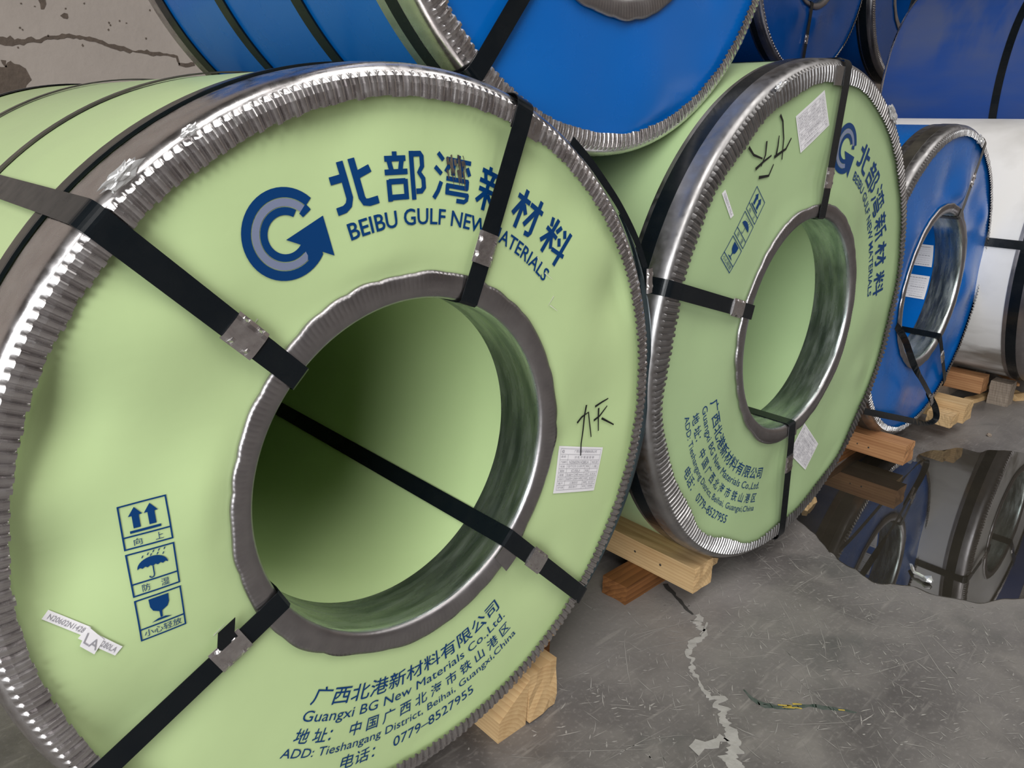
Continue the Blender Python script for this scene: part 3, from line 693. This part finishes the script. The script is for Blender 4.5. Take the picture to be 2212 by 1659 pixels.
handwriting(c1, [[(1270, 876), (1266, 900), (1263, 930), (1258, 960), (1256, 985)], [(1250, 915), (1260, 902), (1275, 892), (1278, 920), (1280, 945)], [(1290, 880), (1305, 870), (1318, 862)], [(1298, 883), (1297, 905), (1296, 932)], [(1287, 910), (1300, 900), (1316, 878)], [(1304, 905), (1315, 911), (1328, 918)]])

# 2: green, second in the row
c2 = Coil('second green steel coil in the floor row, its logo and handling symbols turned sideways', 1.764, .829, .673, .606, .262, 1.35, GREEN2, GREEN2, 2.0,
          [(-.42, .10, .07, -.008), (-.35, -.12, .08, .006), (-.28, -.36, .06, -.008), (.05, -.45, .06, -.006), (.38, -.05, .06, .007), (.30, -.28, .06, -.007), (-.2, .42, .08, -.005), (.2, .25, .06, .006), (-.02, -.36, .04, -.007), (.42, -.2, .03, .005), (.02, .35, .04, -.006)], ringw=.050, pleats=285, crimp=.0048, wob=.002, inner_w=.030, rwob=.02, ring=GALV2)
c2.strap(163.8, seal_r=.335); c2.strap(86.9, seal_r=.352); c2.strap(-85.2, seal_r=.375)
c2.hoop(.045, .034, STRAP); c2.hoop(.47, .02, STRAP_BR); c2.hoop(.9, .02, STRAP_BR)
branding(c2, math.radians(-41.0), 1.075)
sheet(c2, [(.002, .467), (-.107, .407), (-.150, .482), (-.045, .539)], number='N20602N12850LB')
sheet(c2, [(.114, -.285), (.226, -.377), (.165, -.438), (.052, -.355)], number='N20602N14280LA')
sheet(c2, [(-.402, .341), (-.361, .289), (-.372, .283), (-.413, .334)], 'label_strip', False, 'N20602N14170LA', n=4)
handwriting(c2, [[(1691, 248), (1697, 262), (1700, 300), (1697, 345)], [(1684, 338), (1688, 315), (1690, 293)], [(1680, 340), (1705, 322), (1716, 298)], [(1620, 318), (1632, 335), (1653, 343)], [(1662, 305), (1660, 335), (1650, 360)], [(1637, 366), (1655, 350), (1674, 336)], [(1645, 384), (1668, 380), (1679, 355)]], .0065)

# 3: small blue
c3 = Coil('blue steel coil on the floor with white labels inside its bore and a loose strap', 2.938, .915, .6075, .551, .262, 1.3, BLUE, BLUE, 3.0,
          [(.30, .12, .05, -.014), (.38, -.05, .06, .016), (.24, .28, .05, -.012), (.10, .34, .06, .012), (-.05, .36, .05, -.010), (-.3, .2, .06, .008), (.2, -.35, .06, -.012), (-.15, -.38, .06, .010), (.40, .22, .035, .012), (.36, -.28, .05, -.010)], ringw=.036, pleats=265, crimp=.0040, wob=.002, inner_w=.026, ring=GALV2)
c3.strap(66.5, seal_r=.40, width=.022, m=STRAP_BR); c3.strap(-52.0, seal_r=.38, width=.026)
c3.hoop(.03, .035, STRAP_BR); c3.hoop(.45, .02, STRAP); c3.hoop(.9, .02, STRAP)
for (a0, a1, y0, y1, ttl) in ((7, 27, .055, .20, '不锈钢卷'), (-21, -1, .055, .20, '产品标识')):      # labels stuck inside the bore
    n = 6; vs = []; rr = c3.r - .003
    for i in range(n + 1):
        a = math.radians(a0 + (a1 - a0) * i / n)
        for y in (y0, y1): vs.append(c3.P(rr * math.cos(a), y + .045, rr * math.sin(a)))
    o = mesh_obj('bore_label', vs, grid_faces(n + 1, 2, wrap=False), PAPER, c3.root)
    mb = MB(); rd = random.Random(a0)
    for k in range(9):
        a = math.radians(a0 + 1.5 + (a1 - a0 - 3) * k / 8.5); ln = rd.uniform(.3, .9) * (y1 - y0 - .02); q = rr - .0012; th = .16 if k % 4 else .5
        for seg in range(7):
            ya = y0 + .055 + ln * seg / 7; yb = ya + ln / 9
            mb.add([c3.P(q * math.cos(a), ya, q * math.sin(a)), c3.P(q * math.cos(a), yb, q * math.sin(a)), c3.P(q * math.cos(a + math.radians(th)), yb, q * math.sin(a + math.radians(th))), c3.P(q * math.cos(a + math.radians(th)), ya, q * math.sin(a + math.radians(th)))], [(0, 1, 2, 3)])
    mesh_obj('print', mb.v, mb.f, PRINT, o)
def strap_px(c, pts, width, name, m, parent=None, twist=75):
    """loose strap hanging in front of a coil: pts = (px x, px y, distance in front of the face)"""
    P = []
    for x, y, d in pts:
        p = on_y(x, y, c.cy - d); P.append(Vector((p.x - c.cx, -d, p.z - c.cz + c.R)))
    # smooth
    Q = []
    for i in range(len(P) - 1):
        p0, p1, p2, p3 = P[max(i - 1, 0)], P[i], P[i + 1], P[min(i + 2, len(P) - 1)]
        for k in range(6):
            t = k / 6; Q.append(0.5 * ((2 * p1) + (p2 - p0) * t + (2 * p0 - 5 * p1 + 4 * p2 - p3) * t * t + (3 * p1 - p0 - 3 * p2 + p3) * t ** 3))
    Q.append(P[-1]); wd, nd = [], []
    for i in range(len(Q)):
        d = (Q[min(i + 1, len(Q) - 1)] - Q[max(i - 1, 0)]).normalized(); t = i / (len(Q) - 1)
        w_ = Vector((0, 1, 0)).cross(d).normalized() if abs(d.y) < .9 else Vector((1, 0, 0))
        tw = math.radians(twist) * math.sin(PI * min(1, t * 1.6)) ; w_ = (w_ * math.cos(tw) + Vector((0, 1, 0)) * math.sin(tw)).normalized()
        wd.append(w_); nd.append(d.cross(w_).normalized())
    mb = MB(); mb.ribbon(Q, wd, width, .001, nd)
    return mesh_obj(name, mb.v, mb.f, m, parent or c.root)
strap_px(c3, [(1936, 703, .02), (1955, 735, .03), (1975, 790, .05), (1998, 832, .06), (2010, 855, .06)], .022, 'loose_strap', STRAP)
ls = strap_px(c3, [(2003, 845, .055), (2020, 880, .065), (2021, 905, .06), (2000, 914, .05), (1960, 907, .04), (1900, 895, .03), (1868, 888, .02)], .022, 'loose_strap', STRAP)
p = on_y(2012, 862, c3.cy - .06); c3.seal(ls, Vector((p.x - c3.cx, -.062, p.z - c3.cz + c3.R)), Vector((.5, 0, -.85)).normalized(), Vector((.85, 0, .5)).normalized(), Vector((0, -1, 0)), .026)

c1.seam(-54, -47.5, c1.r + .001, c1.r + .046, -.0052, GALV_IN); c1.seam(64.5, 71, c1.R - .046, c1.R - .016, -.0066, GALV)
c2.seam(87.5, 92.5, c2.R - .056, c2.R - .016, -.0066, GALV2); c2.seam(-88, -80, c2.r + .001, c2.r + .04, -.0052, GALV_IN)
ls = strap_px(c1, [(1236, 303, .0), (1270, 343, .0), (1305, 392, .0), (1340, 447, .0), (1374, 516, .001), (1395, 580, .004), (1402, 604, .006)], .013, 'loose_strap', STRAP, twist=0)
p = on_y(1403, 606, c1.cy - .01); c1.seal(ls, Vector((p.x - c1.cx, -.010, p.z - c1.cz + c1.R)), Vector((.1, 0, -1)).normalized(), Vector((1, 0, .1)).normalized(), Vector((0, -1, 0)), .010)
# 4: pale grey, axis the same, standing further forward
c4 = Coil('pale grey steel coil at the right edge, stained low down, with a black hoop strap', 4.00, .715, .640, .558, .254, 1.25, WHITE_ST, WHITE_ST, 4.0,
          [(-.3, .1, .08, -.006), (.2, .3, .08, .006)], ringw=.05, pleats=262, ring=GALV_IN)
c4.hoop(.040, .038, STRAP); c4.hoop(.082, .010, GALV_IN); c4.strap(171, seal_r=.34, width=.034); c4.strap(45, seal_r=.34)

# upper row
t1 = Coil('large glossy blue steel coil resting on top of the two green coils', 1.12, .938, 1.600, .526, .254, .87, BLUE, BLUE, 5.0,
          [(.30, -.20, .035, -.006), (.12, -.40, .06, .006), (-.2, -.36, .06, -.004), (.35, -.36, .04, .006), (-.38, -.2, .06, .004), (.36, -.1, .05, .008)], ringw=.040, pleats=250, crimp=.0044, inner_w=.042)
t1.strap(-128.5, seal_r=None, width=.032); t1.strap(60, seal_r=.35)
t1.hoop(.041, .027, STRAP); t1.hoop(.285, .030, STRAP); t1.hoop(.545, .030, STRAP); t1.hoop(.80, .035, STRAP)
b1 = Coil('blue coil in the rear row, its rim just showing above the second green coil', 3.40, 2.36, .80, .74, .254, 1.15, BLUE_DK, BLUE_DK, 9.0, [], ringw=.05, pleats=200)
b1.strap(48, width=.05)
b2 = Coil('dark blue steel coil in the rear row, low behind the small blue coil', 5.0, 2.36, .80, .74, .254, 1.15, BLUE_DK, BLUE_DK, 10.0, [], ringw=.05, pleats=200)
t2 = Coil('dark blue coil with a crumpled strapped end, above and behind the second green coil', 4.43, 2.28, 2.057, .64, .254, 1.2, BLUE_DK, BLUE_DK, 6.0,
          [(.2, -.1, .05, -.016), (.05, -.33, .05, .014), (.3, -.3, .05, -.012), (-.15, -.3, .06, .012), (.38, .05, .04, .012), (-.35, -.15, .05, .014), (.12, -.2, .04, .012)], ringw=.022, pleats=190, crimp=.003, inner_w=.03, ring=GALV_IN)
uv0, uv1 = t2.face_px(1741, 0), t2.face_px(1732, 128)
a_ = math.degrees(math.atan2(uv1[1], uv1[0])); sr = math.hypot(*t2.face_px(1738, 85))
t2.strap(a_, seal_r=sr, width=.03)
t2.hoop(.05, .03); t2.hoop(.6, .03)
t3 = Coil('deep blue coil edge on with a black hoop strap, left of the dusty blue coil', 5.81, 2.30, 2.05, .60, .254, 1.2, BLUE_DK, BLUE_DK, 7.0, [(-.3, .1, .05, -.01)], ringw=.035, pleats=262, ring=GALV_IN)
t3.hoop(.035, .045, d=.006); t3.hoop(.09, .012); t3.hoop(.5, .02)
t4 = Coil('dusty blue steel coil lying above the pale grey coil at the upper right', 4.88, .55, 1.325, .55, .254, 1.24, BLUE_DUSTY, BLUE_DUSTY, 8.0, [(-.3, .1, .05, -.01)], rear=.006)
t4.hoop(.675, .034); t4.hoop(.2, .032)

# ------------------------------------------------------------------ timber
def timber(name, label, cat, x0, x1, y0, y1, z0, z1, m, rag=0.0035, seed=0, skew=0.0, end_rag=0.004, group=None, rot=0.0, nails=()):
    r = random.Random(seed); bm = bmesh.new()
    Lx, Ly, Lz = x1 - x0, y1 - y0, z1 - z0
    long_y = Ly >= Lx; nl = 14; nc = 4
    vs = {}; 
    mb_v = []; idx = {}
    def vert(i, j, k):
        key = (i, j, k)
        if key in idx: return idx[key]
        a, b, c = i / nl, j / nc, k / nc
        e = (b - .5) * 2; g = (c - .5) * 2
        rr = 0.0022
        # rounded arris
        cb = b; cc = c
        da = 0.0
        if i in (0, nl): da = r.uniform(-1, 1) * end_rag * .5
        jb = r.uniform(-1, 1) * rag * .25; jc = r.uniform(-1, 1) * rag * .25
        if (j in (0, nc)) and (k in (0, nc)): jb += (.5 - b) * 2 * rag * .2; jc += (.5 - c) * 2 * rag * .2
        t = a * (Ly if long_y else Lx) + da
        if long_y: p = (b * Lx + jb + skew * a, t, c * Lz + (jc if k > 0 else abs(jc) * .3))
        else: p = (t, b * Ly + jb + skew * a, c * Lz + (jc if k > 0 else abs(jc) * .3))
        idx[key] = len(mb_v); mb_v.append(p); return idx[key]
    fs = []
    for i in range(nl):
        for j in range(nc):
            for k in (0, nc):
                q = (vert(i, j, k), vert(i + 1, j, k), vert(i + 1, j + 1, k), vert(i, j + 1, k)); fs.append(q if k else q[::-1])
        for k in range(nc):
            for j in (0, nc):
                q = (vert(i, j, k), vert(i, j, k + 1), vert(i + 1, j, k + 1), vert(i + 1, j, k)); fs.append(q if j else q[::-1])
    for j in range(nc):
        for k in range(nc):
            for i in (0, nl):
                q = (vert(i, j, k), vert(i, j + 1, k), vert(i, j + 1, k + 1), vert(i, j, k + 1)); fs.append(q if i else q[::-1])
    if long_y: fs = [q[::-1] for q in fs]
    o = mesh_obj(name, mb_v, fs, m, None, False, (x0, y0, z0)); o.rotation_euler.z = rot
    tag(o, label, cat, group)
    for (ny, nz) in nails:          # nail heads on the side facing -x
        mb = MB(); n = 10; vv = [(-0.0008, ny, nz)] + [(-0.0008 + .0008, ny + .0035 * math.cos(2 * PI * t / n), nz + .0035 * math.sin(2 * PI * t / n)) for t in range(n)]
        mb.add(vv, [(0, 1 + (t + 1) % n, 1 + t) for t in range(n)])
        mesh_obj('nail', mb.v, mb.f, STRAP_BR, o)
    return o
def wedge(name, label, x0, x1, y0, y1, z0, zl, zr, m, seed=0, cat='wood wedge', group=None):
    """chock whose top slopes from height zl (left) to zr (right)"""
    r = random.Random(seed); n = 8; vs = []
    for i in range(n + 1):
        y = (y1 - y0) * i / n; j = lambda s=.003: r.uniform(-s, s); ey = j(.008) if i in (0, n) else 0
        vs += [(0 + j(.001), y + ey, 0), (x1 - x0 + j(.002), y + ey, 0), (x1 - x0 + j(), y + ey + j(), zr - z0 + j(.002)), ((x1 - x0) * .5 + j(), y + ey + j(), (zl + zr) / 2 - z0 + j()), (0 + j(.001), y + ey + j(), zl - z0 + j(.002))]
    fs = [tuple(i * 5 + k for k in ()) for i in ()]
    for i in range(n):
        for k in range(5): fs.append((i * 5 + k, (i + 1) * 5 + k, (i + 1) * 5 + (k + 1) % 5, i * 5 + (k + 1) % 5))
    fs.append((0, 1, 2, 3, 4)); e = n * 5; fs.append((e + 4, e + 3, e + 2, e + 1, e))
    return tag(mesh_obj(name, vs, fs, m, None, False, (x0, y0, z0)), label, cat, group)
BZ = 0.05; TZ = 0.12
# cross beams
timber('wood_beam', 'red-brown crossbeam under the second green coil, its end showing beneath the pale rail', 'wooden beam', 1.332, 2.20, .968, 1.045, 0, BZ, DARKW, seed=1)
timber('wood_beam', 'red-brown crossbeam on the floor under the nearest green coil', 'wooden beam', .20, 1.06, .968, 1.045, 0, BZ, DARKW, seed=2)
timber('wood_beam', 'orange-brown crossbeam half under water at the puddle, below the small blue coil', 'wooden beam', 2.45, 3.38, 1.0, 1.085, 0, BZ, DARKW, seed=3)
timber('wood_beam', 'crossbeam on the floor under the pale grey coil', 'wooden beam', 3.55, 4.4, 1.0, 1.085, 0, BZ, GREYW, seed=4)
for i, (xa, nm) in enumerate(((.20, 'nearest green coil'), (1.332, 'second green coil'), (2.45, 'small blue coil'), (3.55, 'pale grey coil'))):
    timber('wood_beam', 'rear crossbeam far back under the ' + nm, 'wooden beam', xa, xa + .87, 1.85, 1.93, 0, BZ, DARKW, seed=10 + i)
timber('wood_beam', 'long crossbeam under the two rear-row blue coils, nearer of the pair', 'wooden beam', 2.9, 5.5, 2.6, 2.69, 0, .061, DARKW, seed=30, rag=.001)
timber('wood_beam', 'long crossbeam under the two rear-row blue coils, beside the back wall', 'wooden beam', 2.9, 5.5, 3.3, 3.39, 0, .061, DARKW, seed=31, rag=.001)
# rails
timber('wood_beam', 'pale pine rail with two nails at the lower left of the second green coil', 'wooden beam', 1.432, 1.512, .845, 2.0, BZ, TZ, PINE, seed=5, nails=((.10, .035), (.18, .038)))
wedge('wood_wedge', 'pale split wedge nailed beside the pine rail under the second green coil', 1.5135, 1.600, .878, 1.3, BZ, .104, .066, PINE, 6)
timber('wood_beam', 'pine rail at the lower right of the second green coil, mostly hidden', 'wooden beam', 2.02, 2.10, .90, 2.0, BZ, TZ, PINE, seed=7)
timber('wood_beam', 'pale pine rail at the lower right of the nearest green coil, showing dark end grain', 'wooden beam', .872, .950, .845, 2.0, BZ - .045, TZ, PINE, seed=8, end_rag=.006)
wedge('wood_wedge', 'split pine wedge beside the end grain of the rail under the nearest green coil', .795, .870, .850, 1.2, 0.0, .050, .105, PINE, 9)
timber('wood_beam', 'pine rail hidden under the left side of the nearest green coil', 'wooden beam', .27, .35, .87, 2.0, BZ, TZ, PINE, seed=15)
timber('wood_beam', 'orange pine rail with two nails standing over the puddle, left of the small blue coil', 'wooden beam', 2.618, 2.700, .800, 2.0, BZ, TZ, PINE2, seed=16, nails=((.16, .03), (.12, .028)))
wedge('wood_wedge', 'small split wedge beside the orange rail over the puddle', 2.702, 2.765, .835, 1.2, BZ, .100, .058, PINE, 17)
timber('wood_beam', 'pine rail with orange end at the lower right of the small blue coil', 'wooden beam', 3.215, 3.310, .800, 2.0, BZ, .125, PINE, seed=18)
timber('wood_plank', 'pale flat plank lying against the pine rail under the small blue coil', 'wooden plank', 3.120, 3.205, .815, .905, BZ, .098, PINE, seed=19, skew=.01)
timber('wood_beam', 'orange rail at the lower left of the pale grey coil', 'wooden beam', 3.67, 3.755, .87, 1.9, .05, .125, PINE2, seed=20)
timber('wood_beam', 'rail hidden at the lower right of the pale grey coil', 'wooden beam', 4.26, 4.345, .80, 1.9, .05, .125, PINE2, seed=21)
b = on_z(2128, 855, 0)
timber('wood_block', 'weathered grey wooden block standing in front of the rail of the pale grey coil', 'wooden block', 3.735, 3.812, .775, .855, 0, .105, GREYW, seed=22, end_rag=.004)
def splinter(label, p0, p1, w0, w1, h, m, seed, z=0.0, dz=0.0, cat='wood splinter'):
    a, b = on_z(*p0, 0), on_z(*p1, 0); r = random.Random(seed); n = 8
    d = (b - a); L = d.length; d.normalize(); q = Vector((-d.y, d.x, 0)); vs = []
    for i in range(n + 1):
        t = i / n; w_ = (w0 + (w1 - w0) * t) * r.uniform(.85, 1.15); hh = h * r.uniform(.75, 1.1) * (1 if 0 < i < n else .6)
        c = d * (L * t) + Vector((0, 0, dz * t))
        vs += [c - q * w_ / 2, c + q * w_ / 2, c + q * w_ * .4 + Vector((0, 0, hh)), c - q * w_ * .35 + Vector((0, 0, hh * .9))]
    fs = []
    for i in range(n):
        for k in range(4): fs.append((i * 4 + k, i * 4 + (k + 1) % 4, (i + 1) * 4 + (k + 1) % 4, (i + 1) * 4 + k))
    fs.append((3, 2, 1, 0)); e = n * 4; fs.append((e, e + 1, e + 2, e + 3))
    return tag(mesh_obj('wood_splinter', vs, fs, m, None, False, (a.x, a.y, z + .0005)), label, cat)
splinter('long pale splinter lying on the floor beside the grey wooden block', (2082, 872), (2152, 852), .05, .02, .018, PINE, 41)
splinter('broad pale broken plank lying on the floor under the pale grey coil', (2140, 838), (2208, 866), .06, .085, .03, PINE, 42)
splinter('narrow brown stick lying across the broken plank', (2135, 812), (2195, 850), .03, .012, .02, PINE2, 43, z=.035)
splinter('thin pale batten at the right edge under the pale grey coil', (2168, 800), (2250, 826), .04, .05, .03, PINE, 44, z=.0)
splinter('small split chip of pine on the floor beside the puddle under the second green coil', (1738, 1104), (1752, 1082), .02, .035, .03, PINE, 45)

# ------------------------------------------------------------------ puddle and small things on the floor
PUD = [(1722, 1118), (1748, 1142), (1770, 1166), (1788, 1192), (1800, 1198), (1826, 1222), (1850, 1232), (1878, 1255), (1905, 1262), (1925, 1261), (1970, 1268), (2005, 1280), (2040, 1291), (2085, 1298), (2120, 1303), (2165, 1297), (2212, 1293), (2280, 1286), (2345, 1240), (2360, 1140), (2320, 1040), (2250, 990), (2190, 976), (2140, 974), (2110, 978), (2075, 968), (2055, 971), (2035, 974), (2010, 974), (1985, 982), (1965, 1003), (1930, 985), (1900, 978), (1860, 972), (1820, 1000), (1780, 1040), (1745, 1085)]
P2 = [on_z(*p) for p in PUD]
Q = []
for i in range(len(P2)):
    p0, p1, p2, p3 = P2[i - 1], P2[i], P2[(i + 1) % len(P2)], P2[(i + 2) % len(P2)]
    for k in range(6):
        t = k / 6; v = 0.5 * ((2 * p1) + (p2 - p0) * t + (2 * p0 - 5 * p1 + 4 * p2 - p3) * t * t + (3 * p1 - p0 - 3 * p2 + p3) * t ** 3)
        nn = noise.noise(v * 22) * .008; Q.append(Vector((v.x + nn, v.y + noise.noise(v * 19 + Vector((5, 5, 5))) * .008, 0)))
base = Vector((Q[0].x, Q[0].y, 0))
bm = bmesh.new(); top = [bm.verts.new((q.x - base.x, q.y - base.y, .0022)) for q in Q]; bot = [bm.verts.new((q.x - base.x, q.y - base.y, .0002)) for q in Q]
bm.faces.new(top); n = len(Q)
for i in range(n): bm.faces.new((top[i], top[(i + 1) % n], bot[(i + 1) % n], bot[i]))
bm.normal_update(); bm.faces.ensure_lookup_table()
if bm.faces[0].normal.z < 0: bmesh.ops.reverse_faces(bm, faces=bm.faces[:])
bm.faces.ensure_lookup_table(); bmesh.ops.triangulate(bm, faces=bm.faces[:])
me = bpy.data.meshes.new('puddle'); bm.to_mesh(me); bm.free()
WATER = mat('dirty_standing_water', (0.028, 0.024, 0.018), 0.015, ior=2.0, spec=0.5, var=0.5, vscale=6, var_col=(0.05, 0.043, 0.032))
me.materials.append(WATER); pu = bpy.data.objects.new('puddle', me); COL.objects.link(pu); pu.location = base
tag(pu, 'dark still puddle on the concrete, mirroring the coils and timber', 'puddle')
# damp margin round the puddle
# twist of clear film lying in the puddle
pts = [(1968, 1219), (1971, 1228), (1975, 1236), (1984, 1240), (1996, 1246), (2006, 1252), (2014, 1256)]
r3 = random.Random(9); ring = []; PP = [on_z(*p, .012) for p in pts]; o0 = PP[0].copy(); vs = []
for i, p in enumerate(PP):
    d = (PP[min(i + 1, 6)] - PP[max(i - 1, 0)]).normalized(); q = Vector((-d.y, d.x, 0)); rad = (.004, .006, .005, .006, .007, .012, .006)[i]
    for k in range(7):
        a = 2 * PI * k / 7; rr = rad * r3.uniform(.6, 1.3); vs.append(p - o0 + q * rr * math.cos(a) + Vector((0, 0, rr * math.sin(a) * .8)))
fs = [(i * 7 + k, i * 7 + (k + 1) % 7, (i + 1) * 7 + (k + 1) % 7, (i + 1) * 7 + k) for i in range(6) for k in range(7)]
fs += [tuple(range(6, -1, -1)), tuple(range(42, 49))]
tag(mesh_obj('twisted_scrap', vs, fs, FILM, None, False, o0), 'twisted scrap of clear film lying in the puddle', 'scrap')
# pebble
def lump(name, label, cat, p, rad, m, seed, parent=None, flat=.6):
    bm = bmesh.new(); bmesh.ops.create_icosphere(bm, subdivisions=2, radius=rad); r = random.Random(seed)
    for v in bm.verts: v.co *= r.uniform(.8, 1.15); v.co.z *= flat
    me = bpy.data.meshes.new(name); bm.to_mesh(me); bm.free(); me.materials.append(m)
    o = bpy.data.objects.new(name, me); COL.objects.link(o); o.location = p
    if parent: o.parent = parent
    else: tag(o, label, cat)
    return o
p = on_z(2136, 942); lump('pebble', 'small grey pebble on the concrete behind the puddle', 'pebble', (p.x, p.y, .005), .011, GREYW, 1)

# crumpled film tape stuck on the edge rings (parts of their coils)
def film(c, x, y, size, seed, d=.008, st=1.9):
    """small crumpled lump of clear film, drawn out along the ring"""
    p = on_y(x, y, c.cy - d); r = random.Random(seed); u, v = p.x - c.cx, p.z - c.cz; a = math.atan2(v, u)
    e = Vector((math.cos(a), 0, math.sin(a))); t = Vector((-math.sin(a), 0, math.cos(a))); o = Vector(c.P(u, -d, v))
    bm = bmesh.new(); bmesh.ops.create_icosphere(bm, subdivisions=3, radius=1.0)
    for q in bm.verts:
        k = q.co.copy(); f = 1 + 0.9 * noise.noise(k * 2.1 + Vector((seed * 3.3, 0, 0))) + 0.35 * noise.noise(k * 6 + Vector((0, seed, 0)))
        q.co = o + (t * k.x * st + e * k.y * .8 + Vector((0, 1, 0)) * k.z * .55) * size * f
    me = bpy.data.meshes.new('film_scrap'); bm.to_mesh(me); bm.free(); me.materials.append(FILM)
    ob = bpy.data.objects.new('film_scrap', me); COL.objects.link(ob); ob.parent = c.root
film(c1, 412, 282, .0055, 1); film(c1, 262, 378, .0085, 3, st=2.6)
film(c2, 1685, 187, .008, 5); film(c2, 1927, 245, .012, 6, st=2.4); film(c3, 2117, 302, .016, 7, st=1.2)
